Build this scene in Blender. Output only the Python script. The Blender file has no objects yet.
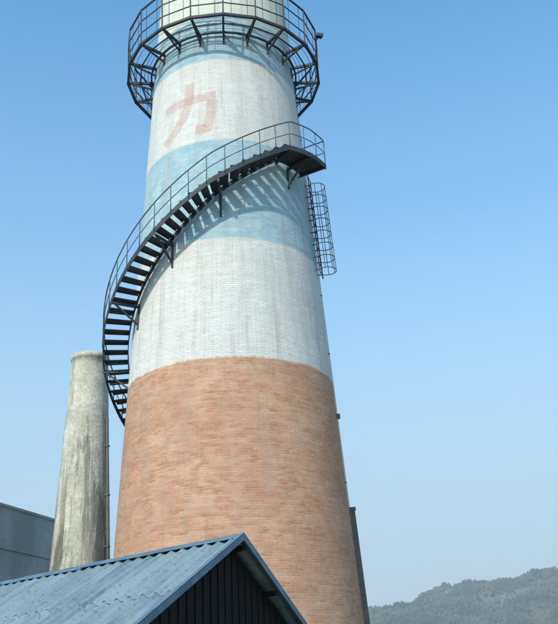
import bpy, math, random
from mathutils import Vector, Matrix
random.seed(7)
sc = bpy.context.scene
sc.view_settings.view_transform = 'Standard'
sc.view_settings.look = 'None'
sc.view_settings.exposure = 0
rad = math.radians

# ------------------------------------------------------------------ helpers
class MB:
    def __init__(s): s.v=[]; s.f=[]; s.m=[]
    def quad(s, pts, mi=0):
        n=len(s.v); s.v += [tuple(p) for p in pts]; s.f.append(tuple(range(n,n+len(pts)))); s.m.append(mi)
    def hexa(s, p, mi=0):   # p: 4 bottom, 4 top
        n=len(s.v); s.v += [tuple(q) for q in p]
        for f in ((3,2,1,0),(4,5,6,7),(0,1,5,4),(1,2,6,5),(2,3,7,6),(3,0,4,7)):
            s.f.append(tuple(n+i for i in f)); s.m.append(mi)
    def beam(s, a, b, w, h, up=Vector((0,0,1)), mi=0):
        a=Vector(a); b=Vector(b); d=(b-a).normalized()
        if abs(d.dot(up))>0.98: up=Vector((1,0,0))
        sx=d.cross(up).normalized(); uz=sx.cross(d).normalized()
        sx=sx*w/2; uz=uz*h/2
        s.hexa([a-sx-uz,a+sx-uz,a+sx+uz,a-sx+uz,b-sx-uz,b+sx-uz,b+sx+uz,b-sx+uz],mi)
    def tube(s, pts, r, seg=6, mi=0, closed=False):
        pts=[Vector(p) for p in pts]; n0=len(s.v); N=len(pts)
        for i,p in enumerate(pts):
            if closed: d=pts[(i+1)%N]-pts[i-1]
            else: d=pts[min(i+1,N-1)]-pts[max(i-1,0)]
            d.normalize()
            up=Vector((0,0,1)) if abs(d.z)<0.95 else Vector((1,0,0))
            x=d.cross(up).normalized(); y=x.cross(d)
            for k in range(seg):
                a=2*math.pi*k/seg
                s.v.append(tuple(p+x*math.cos(a)*r+y*math.sin(a)*r))
        for i in range(N if closed else N-1):
            j=(i+1)%N
            for k in range(seg):
                k2=(k+1)%seg
                s.f.append((n0+i*seg+k,n0+i*seg+k2,n0+j*seg+k2,n0+j*seg+k)); s.m.append(mi)
        if not closed:
            s.f.append(tuple(n0+k for k in range(seg))[::-1]); s.m.append(mi)
            s.f.append(tuple(n0+(N-1)*seg+k for k in range(seg))); s.m.append(mi)
    def obj(s, name, mats, parent=None, smooth=False):
        me=bpy.data.meshes.new(name); me.from_pydata(s.v,[],s.f)
        for m in mats: me.materials.append(m)
        for i,p in enumerate(me.polygons):
            p.material_index=s.m[i]; p.use_smooth=smooth
        me.update()
        o=bpy.data.objects.new(name,me); sc.collection.objects.link(o)
        if parent: o.parent=parent
        return o
def empty(name):
    o=bpy.data.objects.new(name,None); sc.collection.objects.link(o); return o

class NT:
    def __init__(s,name):
        s.mat=bpy.data.materials.new(name); s.mat.use_nodes=True
        s.t=s.mat.node_tree; s.b=s.t.nodes['Principled BSDF']; s.out=s.t.nodes['Material Output']
    def n(s,typ,**kw):
        nd=s.t.nodes.new(typ)
        for k,v in kw.items(): setattr(nd,k,v)
        return nd
    def l(s,a,b): s.t.links.new(a,b)
    def math(s,op,a,b=None,clamp=False):
        nd=s.n('ShaderNodeMath',operation=op); nd.use_clamp=clamp
        for i,x in enumerate((a,b)):
            if x is None: continue
            if hasattr(x,'links') : s.l(x,nd.inputs[i])
            else: nd.inputs[i].default_value=x
        return nd.outputs[0]
    def mix(s,f,a,b,mode='MIX'):
        nd=s.n('ShaderNodeMix',data_type='RGBA',blend_type=mode)
        for i,x in ((0,f),(6,a),(7,b)):
            if hasattr(x,'links'): s.l(x,nd.inputs[i])
            else: nd.inputs[i].default_value= x if i==0 else (x if len(x)==4 else (*x,1))
        return nd.outputs[2]
    def ramp(s,f,stops,interp='LINEAR'):
        nd=s.n('ShaderNodeValToRGB'); cr=nd.color_ramp; cr.interpolation=interp
        while len(cr.elements)<len(stops): cr.elements.new(0.5)
        for e,(p,c) in zip(cr.elements,stops):
            e.position=p; e.color=(c,c,c,1) if isinstance(c,(int,float)) else (*c,1)
        s.l(f,nd.inputs[0]); return nd.outputs[0]
    def noise(s,vec,scale,detail=4,rough=0.55,sc3=None):
        if sc3:
            mp=s.n('ShaderNodeMapping'); mp.inputs['Scale'].default_value=sc3; s.l(vec,mp.inputs[0]); vec=mp.outputs[0]
        nd=s.n('ShaderNodeTexNoise'); nd.inputs['Scale'].default_value=scale
        nd.inputs['Detail'].default_value=detail; nd.inputs['Roughness'].default_value=rough
        s.l(vec,nd.inputs['Vector']); return nd.outputs['Fac']
    def bump(s,h,strength=0.5,dist=0.02):
        nd=s.n('ShaderNodeBump'); nd.inputs['Strength'].default_value=strength; nd.inputs['Distance'].default_value=dist
        s.l(h,nd.inputs['Height']); s.l(nd.outputs[0],s.b.inputs['Normal'])

# ------------------------------------------------------------------ materials
CX,CY=-1.60,25.0
CAMZ=1.6
def R(z):      # shaft radius by absolute height
    return 3.157-0.0535*(z-CAMZ-8.4)
def P(th,r,z): # th degrees, 0 = toward the viewer, + = to the right
    t=rad(th); return Vector((CX+r*math.sin(t),CY-r*math.cos(t),z))

def chimney_mat():
    m=NT('painted_brick'); uv=m.n('ShaderNodeTexCoord').outputs['UV']
    sep=m.n('ShaderNodeSeparateXYZ'); m.l(uv,sep.inputs[0]); z=sep.outputs[1]
    br=m.n('ShaderNodeTexBrick')
    wob=m.n('ShaderNodeTexNoise'); wob.inputs['Scale'].default_value=1.3; m.l(uv,wob.inputs['Vector'])
    vm=m.n('ShaderNodeVectorMath',operation='SCALE'); m.l(wob.outputs['Color'],vm.inputs[0]); vm.inputs['Scale'].default_value=0.05
    va=m.n('ShaderNodeVectorMath',operation='ADD'); m.l(uv,va.inputs[0]); m.l(vm.outputs[0],va.inputs[1])
    m.l(va.outputs[0],br.inputs['Vector'])
    br.inputs['Scale'].default_value=1; br.inputs['Brick Width'].default_value=0.235
    br.inputs['Row Height'].default_value=0.068; br.inputs['Mortar Size'].default_value=0.009
    br.inputs['Mortar Smooth'].default_value=0.4
    br.inputs['Color1'].default_value=(0.0,0.0,0.0,1); br.inputs['Color2'].default_value=(1,1,1,1)
    br.inputs['Mortar'].default_value=(0.5,0.5,0.5,1); br.inputs['Bias'].default_value=0
    var=br.outputs['Color']; mort=br.outputs['Fac']
    big=m.noise(uv,0.45,6,0.65); med=m.noise(uv,2.2,6,0.7); patch=m.noise(uv,5.0,5,0.75)
    rows=m.noise(uv,1.0,4,0.7,(0.8,8.0,1)); vert=m.noise(uv,1.0,6,0.65,(2.2,0.2,1)); fine=m.noise(uv,16,3,0.7)
    scr=m.noise(uv,1.0,5,0.8,(3.5,12.0,1)); drip=m.noise(uv,1.0,7,0.7,(5.5,0.30,1))
    # bare brick
    bc=m.mix(var,(0.43,0.175,0.085),(0.64,0.32,0.175))
    bc=m.mix(m.ramp(patch,[(0.48,0),(0.66,0.6)]),bc,(0.34,0.135,0.075))
    bc=m.mix(m.ramp(med,[(0.45,0),(0.66,0.7)]),bc,(0.68,0.41,0.26))
    bc=m.mix(m.ramp(rows,[(0.48,0),(0.66,0.55)]),bc,(0.65,0.43,0.30))
    bc=m.mix(m.ramp(big,[(0.42,0),(0.64,0.55)]),bc,(0.44,0.18,0.095))
    bc=m.mix(m.ramp(scr,[(0.60,0),(0.70,0.55)]),bc,(0.71,0.57,0.45))
    bc=m.mix(m.math('MULTIPLY',mort,0.35),bc,(0.58,0.43,0.32))
    # paints
    wh=m.mix(m.ramp(rows,[(0.35,0),(0.66,0.8)]),(0.79,0.755,0.705),(0.66,0.61,0.55))
    wh=m.mix(m.math('MULTIPLY',var,0.38),wh,(0.56,0.50,0.44))
    wh=m.mix(m.ramp(patch,[(0.52,0),(0.65,0.65)]),wh,(0.61,0.50,0.42))
    wh=m.mix(m.ramp(scr,[(0.57,0),(0.66,0.75)]),wh,(0.51,0.39,0.32))
    wh=m.mix(m.ramp(big,[(0.44,0),(0.62,0.5)]),wh,(0.60,0.56,0.51))
    bl=m.mix(m.ramp(rows,[(0.35,0),(0.66,0.8)]),(0.29,0.46,0.51),(0.41,0.56,0.59))
    bl=m.mix(m.ramp(med,[(0.47,0),(0.65,0.8)]),bl,(0.56,0.64,0.63))
    bl=m.mix(m.math('MULTIPLY',var,0.38),bl,(0.20,0.35,0.40))
    bl=m.mix(m.ramp(patch,[(0.53,0),(0.67,0.55)]),bl,(0.49,0.46,0.41))
    bl=m.mix(m.ramp(scr,[(0.57,0),(0.66,0.7)]),bl,(0.64,0.62,0.56))
    cr=m.mix(0.6,wh,(0.70,0.70,0.54))
    # band edge wobble
    zz=m.math('ADD',z,m.math('MULTIPLY',m.math('SUBTRACT',med,0.5),0.22))
    zz=m.math('ADD',zz,m.math('MULTIPLY',m.math('SUBTRACT',fine,0.5),0.14))
    def step(h): return m.math('MULTIPLY',m.math('SUBTRACT',zz,h-0.02),15.0,True)
    col=bc
    for h,c in ((10.05,wh),(13.9,bl),(17.55,wh),(20.9,bl),(22.85,cr),(26,bl),(29.5,wh),(33,bl)):
        col=m.mix(step(h),col,c)
    # weathering: broad soot, narrow drips
    col=m.mix(m.ramp(vert,[(0.48,0),(0.68,0.34)]),col,(0.35,0.28,0.23))
    col=m.mix(m.ramp(drip,[(0.54,0),(0.66,0.34)]),col,(0.32,0.24,0.19))
    col=m.mix(m.math('MULTIPLY',mort,0.30),col,(0.38,0.33,0.29))
    m.l(col,m.b.inputs['Base Color']); m.b.inputs['Roughness'].default_value=0.95
    m.b.inputs['Specular IOR Level'].default_value=0.25
    h=m.math('ADD',m.math('MULTIPLY',mort,-0.8),m.math('MULTIPLY',fine,0.9))
    h=m.math('ADD',h,m.math('MULTIPLY',var,0.3))
    m.bump(h,0.55,0.018)
    return m.mat
M_ch=chimney_mat()

def metal(name,c1,c2,rough=0.6,met=0.2):
    m=NT(name); o=m.n('ShaderNodeTexCoord').outputs['Object']
    n=m.noise(o,3.0,5,0.7)
    m.l(m.mix(m.ramp(n,[(0.4,0),(0.68,1)]),c1,c2),m.b.inputs['Base Color'])
    m.b.inputs['Roughness'].default_value=rough; m.b.inputs['Metallic'].default_value=met
    return m.mat
M_dark=metal('dark_steel',(0.03,0.042,0.055),(0.075,0.065,0.06),0.7)
M_rail=metal('rail_steel',(0.08,0.11,0.14),(0.14,0.14,0.15))
M_rust=metal('cable_steel',(0.12,0.11,0.10),(0.19,0.15,0.125))

def concrete(name,base,dark,pale,vs=(1.6,1.6,0.16),k=1.0):
    m=NT(name); o=m.n('ShaderNodeTexCoord').outputs['Object']
    a=m.noise(o,1.0,6,0.65,vs); b=m.noise(o,0.9,6,0.6); c=m.noise(o,9,4,0.7)
    col=m.mix(m.ramp(b,[(0.45,0),(0.65,0.9)]),base,pale)
    col=m.mix(m.ramp(a,[(0.46,0),(0.60,k)]),col,dark)
    col=m.mix(m.ramp(c,[(0.35,0.35),(0.65,0)]),col,dark)
    m.l(col,m.b.inputs['Base Color']); m.b.inputs['Roughness'].default_value=0.95
    m.bump(c,0.5,0.02); return m.mat
def stained():
    m=NT('stained_concrete'); o=m.n('ShaderNodeTexCoord').outputs['Object']
    a=m.noise(o,1.0,7,0.72,(3.0,3.0,0.09)); a2=m.noise(o,1.0,7,0.72,(1.3,1.3,0.26)); b=m.noise(o,1.2,6,0.7); c=m.noise(o,9,4,0.7)
    sep=m.n('ShaderNodeSeparateXYZ'); m.l(o,sep.inputs[0])
    low=m.n('ShaderNodeMapRange'); m.l(sep.outputs[2],low.inputs[0]); low.inputs[1].default_value=15; low.inputs[2].default_value=5; low.inputs[3].default_value=-0.07; low.inputs[4].default_value=0.03
    col=m.mix(m.ramp(b,[(0.42,0),(0.62,1)]),(0.50,0.445,0.345),(0.68,0.62,0.50))
    col=m.mix(m.ramp(m.math('ADD',a,low.outputs[0]),[(0.48,0),(0.56,0.85)]),col,(0.25,0.205,0.155))
    col=m.mix(m.ramp(m.math('ADD',a2,low.outputs[0]),[(0.51,0),(0.59,0.85)]),col,(0.115,0.10,0.082))
    col=m.mix(m.ramp(c,[(0.35,0.4),(0.6,0)]),col,(0.20,0.17,0.14))
    ln=m.math('FRACT',m.math('MULTIPLY',sep.outputs[2],0.8))
    col=m.mix(m.ramp(ln,[(0.0,0.30),(0.03,0.0)]),col,(0.14,0.12,0.11))
    m.l(col,m.b.inputs['Base Color']); m.b.inputs['Roughness'].default_value=0.95
    m.bump(m.math('ADD',c,b),0.7,0.04); return m.mat
M_con=stained()
M_wall=concrete('grey_render',(0.36,0.36,0.335),(0.24,0.24,0.225),(0.43,0.425,0.395),(0.5,0.5,0.2),0.7)
M_yard=concrete('yard_dirt',(0.22,0.20,0.17),(0.14,0.125,0.105),(0.27,0.25,0.21),(0.3,0.3,0.3))

# ------------------------------------------------------------------ chimney
def lathe(prof,cx,cy,seg,name,mat,parent,uvscale=3.0):
    v=[];f=[];uvs=[]
    for (r,z) in prof:
        for k in range(seg+1):
            t=-math.pi+2*math.pi*k/seg
            v.append((cx+r*math.sin(t),cy-r*math.cos(t),z)); uvs.append((t*uvscale,z))
    for i in range(len(prof)-1):
        for k in range(seg):
            a=i*(seg+1)+k; f.append((a,a+1,a+seg+2,a+seg+1))
    me=bpy.data.meshes.new(name); me.from_pydata(v,[],f)
    ul=me.uv_layers.new(name='UVMap')
    for p in me.polygons:
        p.use_smooth=True
        for li in p.loop_indices: ul.data[li].uv=uvs[me.loops[li].vertex_index]
    me.materials.append(mat); me.update()
    o=bpy.data.objects.new(name,me); sc.collection.objects.link(o); o.parent=parent; return o
chim=empty('brick_chimney')
TOP=46.0
prof=[(R(z*1.0),z*1.0) for z in range(0,47)]
prof+= [(R(TOP)-0.3,TOP+0.002),(R(TOP)-0.35,TOP-3)]
lathe(prof,CX,CY,160,'shaft',M_ch,chim)
mb=MB()
for z in (44.9,45.5):
    mb.tube([P(t,R(z)+0.06,z) for t in range(0,360,6)],0.14,8,0,True)
mb.obj('rim_bands',[M_ch],chim,True)

# painted character, faded red
mp=NT('faded_red_paint'); uvn=mp.n('ShaderNodeTexCoord').outputs['UV']; ob_=mp.n('ShaderNodeTexCoord').outputs['Object']
n1=mp.noise(ob_,1.6,6,0.7); n2=mp.noise(ob_,9,5,0.75); n3=mp.noise(ob_,1.0,4,0.7,(1.5,1.5,11))
mp.l(mp.mix(n1,(0.70,0.41,0.34),(0.76,0.51,0.43)),mp.b.inputs['Base Color'])
mp.b.inputs['Roughness'].default_value=0.95
sx_=mp.n('ShaderNodeSeparateXYZ'); mp.l(uvn,sx_.inputs[0])
ed=mp.math('ABSOLUTE',mp.math('SUBTRACT',sx_.outputs[1],0.5))
ed=mp.math('ADD',ed,mp.math('MULTIPLY',mp.math('SUBTRACT',n2,0.5),0.35))
edge=mp.ramp(ed,[(0.34,1.0),(0.50,0.0)])
al=mp.math('MULTIPLY',mp.ramp(n1,[(0.32,0.40),(0.68,0.80)]),mp.ramp(n2,[(0.35,0.45),(0.6,0.95)]))
al=mp.math('MULTIPLY',al,mp.ramp(n3,[(0.35,1.0),(0.65,0.55)]))
al=mp.math('MULTIPLY',al,edge)
mp.l(al,mp.b.inputs['Alpha'])
def stroke(name,pts,w,off_=0.006):
    C=(-22.0,19.0)
    q=[]
    for i in range(len(pts)-1):
        a=Vector(pts[i]);b=Vector(pts[i+1]);n=8
        for k in range(n+(i==len(pts)-2)): q.append(a.lerp(b,k/n))
    vs=[];uv=[];f=[]
    for i,p in enumerate(q):
        d=(q[min(i+1,len(q)-1)]-q[max(i-1,0)]).normalized(); nn=Vector((-d.y,d.x))*w/2
        for pp,t in ((p-nn,0.0),(p,0.5),(p+nn,1.0)):
            z=C[1]+pp.y; r=R(z)+off_
            vs.append(tuple(P(C[0]+math.degrees(pp.x/r),r,z))); uv.append((i*0.1,t))
    for i in range(len(q)-1):
        a=i*3; f+=[(a,a+3,a+4,a+1),(a+1,a+4,a+5,a+2)]
    me=bpy.data.meshes.new(name); me.from_pydata(vs,[],f); ul=me.uv_layers.new(name='UVMap')
    for p in me.polygons:
        for li in p.loop_indices: ul.data[li].uv=uv[me.loops[li].vertex_index]
    me.materials.append(mp.mat); me.update()
    o=bpy.data.objects.new(name,me); sc.collection.objects.link(o); o.parent=chim
stroke('character_bar',[(-1.0,0.30),(0.92,0.36)],0.42)
stroke('character_hook',[(0.80,0.20),(0.76,-0.35),(0.64,-0.95),(0.25,-0.95)],0.42,0.009)
stroke('character_sweep',[(0.0,1.05),(-0.02,0.47),(-0.05,0.1),(-0.22,-0.35),(-0.55,-0.8),(-0.95,-1.1)],0.40,0.012)

# ------------------------------------------------------------------ gallery
gal=empty('chimney_gallery')
GZ=CAMZ+20.4; GR=3.48; NS=20; RH=1.5
def ring(mb,r,z,n,rr,off=0):
    for i in range(n):
        mb.beam(P(off+i*360/n,r,z),P(off+(i+1)*360/n,r,z),rr,rr)
mb=MB()
off=4
for i in range(NS):
    t=off+i*360/NS
    mb.beam(P(t,R(GZ)-0.05,GZ),P(t,GR+0.05,GZ),0.07,0.09)
    mb.beam(P(t,R(GZ-0.3)-0.03,GZ-0.32),P(t,GR-0.15,GZ-0.05),0.05,0.05)
    mb.beam(P(t,R(GZ-0.4)+0.02,GZ-0.42),P(t,R(GZ)+0.03,GZ),0.06,0.05)
ring(mb,GR,GZ-0.002,NS,0.09,off); ring(mb,R(GZ)+0.12,GZ+0.003,NS*2,0.06,off)
ring(mb,(GR+R(GZ))/2+0.05,GZ+0.006,NS,0.04,off)
mb.obj('deck_frame',[M_dark],gal)
mb=MB()
for k in range(1,7):
    r=R(GZ)+0.12+(GR-R(GZ)-0.12)*k/7
    if k!=4: mb.tube([P(off+t,r,GZ+0.07) for t in range(0,360,6)],0.009,4,0,True)
mb.obj('deck_grating',[M_dark],gal)
mb=MB()
for i in range(NS):
    t=off+i*360/NS
    mb.beam(P(t,GR,GZ+0.05),P(t,GR+0.03,GZ+RH),0.045,0.045)
for h,w in ((RH,0.05),(RH*0.67,0.03),(RH*0.33,0.03)):
    ring(mb,GR+0.03*h/RH,GZ+h,NS,w,off)
for i in range(NS*2):
    t=off+(i+0.5)*180/NS
    kk=math.cos(rad(9))/math.cos(rad(((i+0.5)*9)%18-9))
    mb.tube([P(t,GR*kk,GZ+0.04),P(t,(GR+.02)*kk,GZ+RH-0.03)],0.009,4)
mb.obj('railing',[M_dark],gal)
mb=MB()   # small flood lamp on the rail
a=P(76,GR+0.03,GZ+1.0); mb.beam(a,a+Vector((0.1,0,0.18)),0.04,0.04)
c=a+Vector((0.13,-0.02,0.25)); mb.beam(c-Vector((0.09,0,0)),c+Vector((0.10,0,-0.04)),0.16,0.13); mb.beam(c+Vector((0.102,0,-0.04)),c+Vector((0.12,0,-0.05)),0.19,0.16)
mb.obj('flood_lamp',[M_dark],gal)

# ------------------------------------------------------------------ helical stair
stair=empty('spiral_staircase')
SL2=2.28
def zt(th): # height of walking line; pitch eases off toward the upper landing
    s=2.85 if th<-3 else SL2
    return CAMZ+13.80+(th+3)*math.pi/180*s
TH0,TH1=-190.0,37.0
RI,RO=0.12,0.86
rise=0.225
treads=MB(); th=TH0
while th<TH1-1.5:
    dth=rise/(2.85 if th<-3 else SL2)*180/math.pi
    z=zt(th+dth); r=R(z); ri=r+RI; ro=r+RO
    a,b=th,th+dth*0.86
    sg=random.uniform(-0.006,0.006)
    treads.hexa([P(a,ri,z-0.035),P(a,ro,z-0.035+sg),P(b,ro,z-0.035+sg),P(b,ri,z-0.035),P(a,ri,z),P(a,ro,z+sg),P(b,ro,z+sg),P(b,ri,z)])
    treads.hexa([P(a,ri,z-0.085),P(a,ro,z-0.085),P(a+0.3,ro,z-0.085),P(a+0.3,ri,z-0.085),P(a,ri,z-0.042),P(a,ro,z-0.042),P(a+0.3,ro,z-0.042),P(a+0.3,ri,z-0.042)])
    th+=dth
treads.obj('treads',[M_dark],stair)
ZL=zt(TH1)+0.02
st=MB()
def stringer(dr,w,lo,hi):
    n=110
    for i in range(n):
        a=TH0+(TH1-TH0)*i/n; b=TH0+(TH1-TH0)*(i+1)/n
        za,zb=zt(a),zt(b)
        ra,rb=R(za)+dr,R(zb)+dr
        st.hexa([P(a,ra,za+lo),P(a,ra+w,za+lo),P(b,rb+w,zb+lo),P(b,rb,zb+lo),P(a,ra,za+hi),P(a,ra+w,za+hi),P(b,rb+w,zb+hi),P(b,rb,zb+hi)])
stringer(RO+0.002,0.025,-0.06,0.12); stringer(RI-0.03,0.025,-0.06,0.12)
st.obj('stringers',[M_dark],stair)
def landing(t0,t1,z,name,ex=0.0):
    mb=MB(); n=14; r=R(z)
    def ro_(t): return r+RO+0.02+ex*min(1,(t-t0)/12.0)-0.0
    for i in range(n):
        a=t0+(t1-t0)*i/n; b=t0+(t1-t0)*(i+1)/n
        A_,B_=ro_(a),ro_(b)
        mb.hexa([P(a,r+0.08,z-0.03),P(a,A_,z-0.03),P(b,B_,z-0.03),P(b,r+0.08,z-0.03),P(a,r+0.08,z),P(a,A_,z),P(b,B_,z),P(b,r+0.08,z)])
        mb.hexa([P(a,A_+0.002,z-0.12),P(a,A_+0.04,z-0.12),P(b,B_+0.04,z-0.12),P(b,B_+0.002,z-0.12),P(a,A_+0.002,z+0.05),P(a,A_+0.04,z+0.05),P(b,B_+0.04,z+0.05),P(b,B_+0.002,z+0.05)])
    for t in (t0+1,(t0+t1)/2,t1-1):
        mb.beam(P(t,r-0.05,z-0.075),P(t,ro_(t)-0.01,z-0.075),0.06,0.085)
    mb.obj(name,[M_dark],stair)
TL=62.0; EX=0.10
landing(TH1,TL,ZL,'upper_landing',EX); landing(TH0-25,TH0,zt(TH0)+0.02,'lower_landing')
bk=MB()
for t in list(range(-180,30,30))+[48]:
    z=(zt(t) if t<TH1 else ZL)-0.13; r=R(z)
    bk.beam(P(t,r-0.05,z),P(t,r+RO+0.02,z),0.07,0.07)
    bk.beam(P(t,R(z-0.6)-0.02,z-0.62),P(t,r+RO-0.08,z-0.03),0.05,0.05)
    bk.beam(P(t,R(z-0.7)+0.02,z-0.74),P(t,r+0.03,z+0.1),0.06,0.05)
bk.obj('brackets',[M_dark],stair)
rl=MB()
def rr_(a,z): return R(z)+RO+0.03+(EX*min(1,(a-TH1)/12.0) if a>TH1 else 0)
def railpts(h):
    pts=[]
    for i in range(121):
        a=TH0+(TH1-TH0)*i/120; z=zt(a); pts.append(P(a,rr_(a,z),z+h))
    n=16
    for i in range(1,n+1):
        a=TH1+(TL-TH1)*i/n; pts.append(P(a,rr_(a,ZL),ZL+h))
    return pts
for h,w in ((0.98,0.021),(0.52,0.014)):
    p=railpts(h); e=P(TL,R(ZL)+0.1,ZL+h); rl.tube(p+[e],w,6)
a=TH0
while a<TL+0.1:
    z=zt(a) if a<TH1 else ZL
    rl.tube([P(a,rr_(a,z),z),P(a,rr_(a,z),z+0.98)],0.016,5)
    a+=8.4
rl.tube([P(TL,R(ZL)+0.12,ZL),P(TL,R(ZL)+0.1,ZL+0.98)],0.018,5)
rl.obj('handrail',[M_rail],stair,True)

# ------------------------------------------------------------------ caged ladders
def ladder(th,z0,z1,root):
    mb=MB()
    def q(dt,dr,z):
        b=P(th,R(z)+dr,z); t=rad(th); tv=Vector((math.cos(t),math.sin(t),0)); return b+tv*dt
    for s in (-0.21,0.21):
        mb.tube([q(s,0.13,z0),q(s,0.13,z1)],0.024,6)
    z=z0+0.1
    while z<z1: mb.tube([q(-0.21,0.13,z),q(0.21,0.13,z)],0.013,5); z+=0.3
    hs=[]; z=z0+0.15
    while z<z1-0.1: hs.append(z); z+=0.45
    RC=0.29
    def cp(a,z): return q(RC*math.sin(rad(a)),0.33-RC*math.cos(rad(a)),z)
    for z in hs:
        mb.tube([cp(a,z) for a in range(43,318,14)],0.014,5)
        for s in (-0.21,0.21): mb.beam(q(s,-0.05,z),q(s,0.13,z),0.04,0.02)
    for a in (90,135,180,225,270):
        mb.tube([cp(a,hs[0]),cp(a,hs[-1])],0.012,5)
    mb.obj('rails_and_cage',[M_dark],root)
l1=empty('caged_ladder'); ladder(77,CAMZ+12.0,ZL+0.3,l1)
l2=empty('caged_ladder.001'); ladder(TH0-22,0.05,zt(TH0)+1.0,l2)

du=empty('cable_duct')
mb=MB()
for i in range(8):
    z0=0.02+i*0.78; z1=z0+0.775
    mb.beam(P(88,R(z0)+0.05,z0),P(88,R(z1)+0.05,z1),0.22,0.10,Vector((0,1,0)))
mb.beam(P(88,R(6.3)+0.05,6.27),P(88,R(6.4)+0.05,6.36),0.28,0.15,Vector((0,1,0)))
mb.obj('duct_casing',[M_rust],du)
lc=empty('lightning_conductor')
mb=MB()
mb.tube([P(80,R(z)+0.03,z) for z in range(0,46)],0.009,5)
for z in range(1,45,2): mb.beam(P(80,R(z)-0.02,z),P(80,R(z)+0.045,z),0.04,0.04)
mb.beam(P(81,R(9)-0.02,9),P(81,R(9)+0.10,9),0.10,0.14)
mb.obj('cable_and_clips',[M_rust],lc)

# ------------------------------------------------------------------ old concrete chimney
oc=empty('concrete_chimney')
SX,SY=-8.2,34.0
def r2(z): return 0.75+(13.45+CAMZ-z)*0.046
zt2=13.45+CAMZ
prof=[(r2(z*0.5),z*0.5) for z in range(0,int(zt2*2)-0)]
prof+=[(r2(zt2-0.25),zt2-0.25),(r2(zt2-0.25)+0.045,zt2-0.22),(r2(zt2)+0.045,zt2),(r2(zt2)-0.14,zt2+0.01),(r2(zt2)-0.14,zt2-2)]
lathe(prof,SX,SY,64,'shaft',M_con,oc)
mb=MB()   # rusty downpipe strapped to the old shaft
t_=70
def q2(t,dr,z): return Vector((SX+(r2(z)+dr)*math.sin(rad(t)),SY-(r2(z)+dr)*math.cos(rad(t)),z))
mb.tube([q2(t_,0.09,z) for z in (0.0,5,10,12.2)],0.06,8)
for z in range(1,12,2): mb.beam(q2(t_,-0.02,z),q2(t_,0.16,z),0.16,0.05)
mb.obj('downpipe',[M_rust],oc,False)

# ------------------------------------------------------------------ grey building at left
gb=empty('concrete_building')
d=Vector((1.2,3.9,0)).normalized(); nrm=Vector((d.y,-d.x,0))
p0=Vector((-12.5,36.9,0))-d*18; L=25; W=16; H=8+CAMZ
def bx(mb,s0,s1,w0,w1,z0,z1,mi=0):
    c=[p0+d*s0-nrm*w0,p0+d*s1-nrm*w0,p0+d*s1-nrm*w1,p0+d*s0-nrm*w1]
    mb.hexa([Vector((q.x,q.y,z0)) for q in c]+[Vector((q.x,q.y,z1)) for q in c],mi)
mb=MB(); bx(mb,0,L,0,W,0,H-0.12); mb.obj('walls',[M_wall],gb)
mb=MB(); bx(mb,-0.05,L+0.05,-0.05,W+0.05,H-0.118,H); mb.obj('parapet_coping',[M_wall],gb)
mb=MB(); bx(mb,0,L,-0.06,-0.002,H-1.9,H-1.7); mb.obj('string_course',[M_wall],gb)
gm=NT('dark_glass'); gm.b.inputs['Base Color'].default_value=(0.03,0.04,0.05,1); gm.b.inputs['Roughness'].default_value=0.15
mb=MB(); fr=MB()
for s in range(0,24,4):
    z=1.2
    bx(mb,s+1.3,s+3.3,-0.03,-0.004,z,z+1.8)
    for a,b in ((s+1.2,s+1.298),(s+2.25,s+2.35),(s+3.302,s+3.4)): bx(fr,a,b,-0.07,-0.032 if a>s+2 and a<s+3 else -0.003,z,z+1.8)
    bx(fr,s+1.1,s+3.5,-0.12,-0.003,z-0.12,z-0.003)
mb.obj('window_glass',[gm.mat],gb); fr.obj('window_frames',[M_wall],gb)

# ------------------------------------------------------------------ foreground shed
shed=empty('metal_roofed_shed')
A=Vector((-0.89,12.4,3.6)); rd=Vector((-0.76,0.65,0)).normalized(); gd=Vector((-0.37,-0.93,0)).normalized()
rm=NT('weathered_blue_sheet'); o=rm.n('ShaderNodeTexCoord').outputs['UV']
a=rm.noise(o,1.0,6,0.7,(5.0,0.5,1)); b=rm.noise(o,1.3,5,0.6); c=rm.noise(o,12,4,0.7)
sepr=rm.n('ShaderNodeSeparateXYZ'); rm.l(o,sepr.inputs[0])
sheet=rm.n('ShaderNodeTexWhiteNoise',noise_dimensions='2D')
cmb=rm.n('ShaderNodeCombineXYZ'); rm.l(rm.math('FLOOR',rm.math('MULTIPLY',sepr.outputs[0],1/0.75)),cmb.inputs[0]); rm.l(rm.math('FLOOR',rm.math('MULTIPLY',sepr.outputs[1],1/5.0)),cmb.inputs[1])
rm.l(cmb.outputs[0],sheet.inputs['Vector'])
col=rm.mix(rm.ramp(a,[(0.38,0),(0.62,1)]),(0.09,0.145,0.17),(0.24,0.30,0.315))
col=rm.mix(rm.math('MULTIPLY',sheet.outputs[0],0.5),col,(0.26,0.31,0.32))
col=rm.mix(rm.ramp(b,[(0.48,0),(0.7,0.6)]),col,(0.27,0.30,0.295))
col=rm.mix(rm.ramp(c,[(0.53,0),(0.68,0.65)]),col,(0.12,0.09,0.07))
rm.l(col,rm.b.inputs['Base Color']); rm.b.inputs['Roughness'].default_value=0.65; rm.b.inputs['Metallic'].default_value=0.05
dm=NT('shade_dark_boards'); o=dm.n('ShaderNodeTexCoord').outputs['Object']  # near-black base colour paints in the shade of the gable
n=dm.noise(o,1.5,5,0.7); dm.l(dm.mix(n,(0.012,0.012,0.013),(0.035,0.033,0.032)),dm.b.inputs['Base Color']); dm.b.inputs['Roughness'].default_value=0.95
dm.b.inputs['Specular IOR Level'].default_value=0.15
T1=0.48; W1=3.4; W2=3.0
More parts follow.
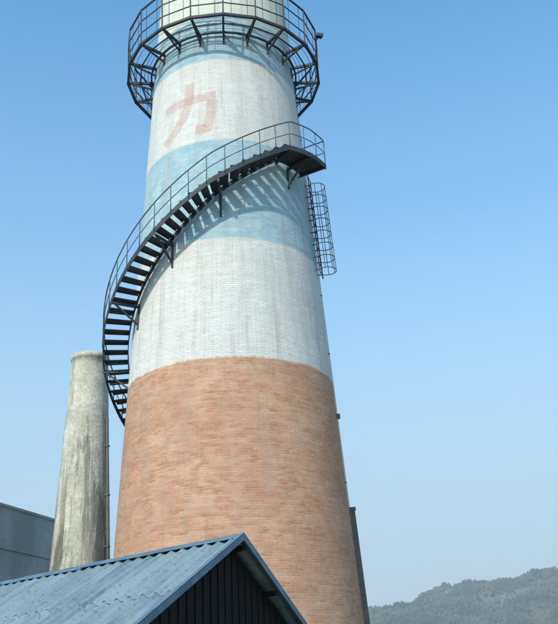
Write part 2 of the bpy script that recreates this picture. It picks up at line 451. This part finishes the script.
def roofside(g,w,tan,name,LEN=10.5):
    v=[];f=[];uv=[]
    xs=[]; x=-0.28; per=0.25; N_=10
    while x<LEN:
        for k in range(N_): xs.append((x+per*k/N_, 0.050*(0.5-0.5*math.cos(2*math.pi*k/N_))**1.8))
        x+=per
    cuts=[0,1.75,w]
    for ci in range(len(cuts)-1):
        s0=cuts[ci]; s1=cuts[ci+1]+(0.12 if ci<len(cuts)-2 else 0); base=len(v)
        for (x,h) in xs:
            for s,dz in ((s0,-0.008 if ci else 0.0),(s1,0.002 if ci==0 else -0.008)):
                jit=0.004*math.sin(x*3.1+ci)
                p=A+rd*x+g*s+Vector((0,0,-s*tan+h+dz+jit)); v.append(tuple(p)); uv.append((x,s+ci*7))
        for i in range(len(xs)-1):
            q=base+i*2; f.append((q,q+1,q+3,q+2))
    me=bpy.data.meshes.new(name); me.from_pydata(v,[],f)
    ul=me.uv_layers.new(name='UVMap')
    for p in me.polygons:
        p.use_smooth=True
        for li in p.loop_indices: ul.data[li].uv=uv[me.loops[li].vertex_index]
    me.materials.append(rm.mat); me.update()
    ob=bpy.data.objects.new(name,me); sc.collection.objects.link(ob); ob.parent=shed
roofside(gd,W1,T1,'roof_sheets_front'); roofside(-gd,W2,T1,'roof_sheets_back')
mb=MB()
up=Vector((0,0,1))
for g,w in ((gd,W1),(-gd,W2)):
    x=-0.32
    while x<10.4:
        zz=0.058+random.uniform(-.004,.006)
        a=A+rd*x+up*zz; b=A+rd*(x+1.84)+up*(zz+0.012); s1=0.17
        mb.hexa([a-up*0.008,b-up*0.008,b+g*s1-up*(s1*T1+0.008),a+g*s1-up*(s1*T1+0.008),a,b,b+g*s1-up*s1*T1,a+g*s1-up*s1*T1])
        x+=1.8
    a=A-rd*0.30; e=a+g*w-up*w*T1
    mb.hexa([a-up*0.045,a-up*0.045-rd*0.025,e-up*0.045-rd*0.025,e-up*0.045,a+up*0.046,a+up*0.046-rd*0.025,e+up*0.046-rd*0.025,e+up*0.046])
    mb.hexa([a+up*0.052-rd*0.025,a+up*0.052+rd*0.06,e+up*0.052+rd*0.06,e+up*0.052-rd*0.025,a+up*0.058-rd*0.025,a+up*0.058+rd*0.06,e+up*0.058+rd*0.06,e+up*0.058-rd*0.025])
bt=metal('blue_trim',(0.08,0.14,0.19),(0.17,0.24,0.29),0.5,0.15)
mb.obj('ridge_and_barge_trim',[bt],shed)
mb=MB()
wa,wb=W1-0.35,W2-0.35
def sp(s,x,z): q=A+rd*x+gd*s; return Vector((q.x,q.y,z))
for x0,x1 in ((0.0,0.15),(9.9,10.05)):
    prof=[(wa,0),(wa,A.z-wa*T1-0.07),(0,A.z-0.07),(-wb,A.z-wb*T1-0.07),(-wb,0)]
    n=len(mb.v); mb.v+=[tuple(sp(s,x0,z)) for s,z in prof]+[tuple(sp(s,x1,z)) for s,z in prof]
    mb.f.append((0+n,1+n,2+n,3+n,4+n)); mb.m.append(0); mb.f.append((9+n,8+n,7+n,6+n,5+n)); mb.m.append(0)
    for i in range(5):
        j=(i+1)%5; mb.f.append((n+i,n+5+i,n+5+j,n+j)); mb.m.append(0)
for s,ss in ((wa-0.15,wa),(-wb,-wb+0.15)):
    zt_=A.z-max(abs(s),abs(ss))*T1-0.08
    mb.hexa([sp(s,0.16,0),sp(ss,0.16,0),sp(ss,9.89,0),sp(s,9.89,0),sp(s,0.16,zt_),sp(ss,0.16,zt_),sp(ss,9.89,zt_),sp(s,9.89,zt_)])
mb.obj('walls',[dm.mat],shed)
mb=MB()   # vertical cover battens on the gable boards
s=-wb+0.12
while s<wa-0.05:
    if abs(s)>0.03:
        mb.hexa([sp(s-0.02,-0.018,0),sp(s+0.02,-0.018,0),sp(s+0.02,-0.002,0),sp(s-0.02,-0.002,0)]+[sp(q_,x_,A.z-(abs(s)+0.02)*T1-0.075) for q_,x_ in ((s-0.02,-0.018),(s+0.02,-0.018),(s+0.02,-0.002),(s-0.02,-0.002))])
    s+=0.22
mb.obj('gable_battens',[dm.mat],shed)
mb=MB()
for s in (-2.3,-1.2,-0.1,0.9,2.0):
    z=A.z-abs(s)*T1-0.085
    mb.beam(sp(s,-0.26,z),sp(s,-0.022,z),0.07,0.07)
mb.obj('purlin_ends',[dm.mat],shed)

# ------------------------------------------------------------------ ground and hills
g=MB(); g.quad([(-6000,-6000,0),(6000,-6000,0),(6000,6000,0),(-6000,6000,0)]); g.obj('ground',[M_yard])
from mathutils import noise as mn
hm=NT('hazy_hillside'); o=hm.n('ShaderNodeTexCoord').outputs['Object']
a=hm.noise(o,0.010,6,0.65); b=hm.noise(o,0.05,6,0.8)
col=hm.mix(hm.ramp(a,[(0.42,0),(0.58,1)]),(0.155,0.15,0.125),(0.215,0.195,0.16))
col=hm.mix(hm.ramp(b,[(0.45,0),(0.57,0.85)]),col,(0.10,0.11,0.095))
hm.l(col,hm.b.inputs['Base Color']); hm.b.inputs['Roughness'].default_value=1; hm.b.inputs['Specular IOR Level'].default_value=0.0
S=3.0
def hz(x,y):
    x/=S; y/=S
    t=(x-20)/260.0
    base=28+ 36*max(0,min(2.0,t))**0.62 if t>0 else 28*math.exp(-((x-20)/120.0)**2)
    cross=math.exp(-((y-520)/130.0)**2)
    n=mn.fractal(Vector((x*0.016,y*0.010,0.3)),1.0,2.0,6)
    n2=mn.fractal(Vector((x*0.05,y*0.05,4.3)),1.0,2.0,4)
    return max(-1,((base+n*11+n2*2.5)*cross*1.08-1))*S
v=[];f=[]; NX,NY=300,110
for j in range(NY+1):
    for i in range(NX+1):
        x=(-250+1050*i/NX)*S; y=(260+560*j/NY)*S; v.append((x,y,hz(x,y)))
for j in range(NY):
    for i in range(NX):
        q=j*(NX+1)+i; f.append((q,q+1,q+NX+2,q+NX+1))
me=bpy.data.meshes.new('hills'); me.from_pydata(v,[],f); me.materials.append(hm.mat); me.update()
for p in me.polygons: p.use_smooth=True
ho=bpy.data.objects.new('hills',me); sc.collection.objects.link(ho)
tm=NT('distant_foliage'); o=tm.n('ShaderNodeTexCoord').outputs['Object']
a=tm.noise(o,0.02,5,0.75); tm.l(tm.mix(tm.ramp(a,[(0.42,0),(0.58,1)]),(0.075,0.09,0.075),(0.145,0.14,0.11)),tm.b.inputs['Base Color']); tm.b.inputs['Roughness'].default_value=1
tm.b.inputs['Specular IOR Level'].default_value=0.0
mb=MB()
for _ in range(34000):
    x=random.uniform(0,400)*S; y=random.uniform(380,545)*S
    if mn.fractal(Vector((x*0.009,y*0.009,9)),1.0,2.0,4)<-0.32+random.uniform(-.22,.22): continue
    z=hz(x,y)-0.6; h=random.uniform(3.0,10.0); w=h*random.uniform(0.20,0.45)
    n=len(mb.v); k=5
    for hh,ww in ((0.05,0.8),(0.4,1.0),(0.75,0.55)):
        for q in range(k):
            a=2*math.pi*q/k+hh; s=ww*w*random.uniform(0.5,1.4)
            mb.v.append((x+s*math.cos(a),y+s*math.sin(a),z+h*hh+random.uniform(-.6,.6)))
    mb.v.append((x+random.uniform(-.8,.8),y,z+h))
    for r_ in range(2):
        for q in range(k):
            q2_=(q+1)%k; mb.f.append((n+r_*k+q,n+r_*k+q2_,n+(r_+1)*k+q2_,n+(r_+1)*k+q)); mb.m.append(0)
    for q in range(k): mb.f.append((n+2*k+q,n+2*k+(q+1)%k,n+3*k)); mb.m.append(0)
mb.obj('distant_trees',[tm.mat])

# thin ground haze lying in front of the hills (real scattering volume)
vm_=bpy.data.materials.new('valley_haze'); vm_.use_nodes=True; t=vm_.node_tree; t.nodes.clear()
vo=t.nodes.new('ShaderNodeOutputMaterial'); vs_=t.nodes.new('ShaderNodeVolumeScatter'); vs_.inputs['Density'].default_value=0.00040
vs_.inputs['Color'].default_value=(0.82,0.90,1.0,1); t.links.new(vs_.outputs[0],vo.inputs['Volume'])
hb=MB(); hb.hexa([(-1500,250,-3),(2600,250,-3),(2600,1720,-3),(-1500,1720,-3),(-1500,250,330),(2600,250,330),(2600,1720,330),(-1500,1720,330)])
hb.obj('haze',[vm_])

# ------------------------------------------------------------------ light
EL,AZ=38.0,28.0     # sun elevation; azimuth to the left of "behind the viewer"
to=Vector((-math.sin(rad(AZ))*math.cos(rad(EL)),-math.cos(rad(AZ))*math.cos(rad(EL)),math.sin(rad(EL))))
sl=bpy.data.lights.new('sun','SUN'); sl.energy=3.4; sl.angle=rad(1.5); sl.color=(1,0.93,0.83)
so=bpy.data.objects.new('sun',sl); sc.collection.objects.link(so)
so.rotation_euler=(-to).to_track_quat('-Z','Y').to_euler(); so.location=(-20,-20,40)
w=bpy.data.worlds.new('World'); sc.world=w; w.use_nodes=True
nt=w.node_tree; bg=nt.nodes['Background']; sk=nt.nodes.new('ShaderNodeTexSky')
sk.sky_type='NISHITA'; sk.sun_disc=False; sk.sun_elevation=rad(EL); sk.sun_rotation=rad(180+AZ)
sk.altitude=0; sk.air_density=1.1; sk.dust_density=1.6; sk.ozone_density=2.0
mx=nt.nodes.new('ShaderNodeMix'); mx.data_type='RGBA'; mx.blend_type='MULTIPLY'; mx.inputs[0].default_value=1
mx.inputs[7].default_value=(0.84,1.76,2.02,1)
nt.links.new(sk.outputs[0],mx.inputs[6])
# low-lying haze: the sky pales toward the horizon
tc=nt.nodes.new('ShaderNodeTexCoord'); se=nt.nodes.new('ShaderNodeSeparateXYZ'); nt.links.new(tc.outputs['Generated'],se.inputs[0])
rp=nt.nodes.new('ShaderNodeValToRGB'); nt.links.new(se.outputs[2],rp.inputs[0])
cr=rp.color_ramp; cr.elements[0].position=0.0; cr.elements[0].color=(1,1,1,1); cr.elements[1].position=0.78; cr.elements[1].color=(0,0,0,1)
for p_,c_ in ((0.10,0.97),(0.30,0.66),(0.50,0.27)):
    e=cr.elements.new(p_); e.color=(c_,c_,c_,1)
hx=nt.nodes.new('ShaderNodeMix'); hx.data_type='RGBA'; hx.inputs[7].default_value=(3.65,4.75,5.6,1)
nt.links.new(rp.outputs[0],hx.inputs[0]); nt.links.new(mx.outputs[2],hx.inputs[6])
nt.links.new(hx.outputs[2],bg.inputs[0]); bg.inputs[1].default_value=0.145

# ------------------------------------------------------------------ camera
cd=bpy.data.cameras.new('camera'); co=bpy.data.objects.new('camera',cd); sc.collection.objects.link(co)
cd.sensor_fit='VERTICAL'; cd.sensor_height=24; cd.lens=850/624*24; cd.clip_end=12000; cd.clip_start=0.1
co.matrix_world=Matrix.Translation((0,0,CAMZ))@Matrix.Rotation(rad(90+24),4,'X')@Matrix.Rotation(rad(-2.8),4,'Z')
sc.camera=co
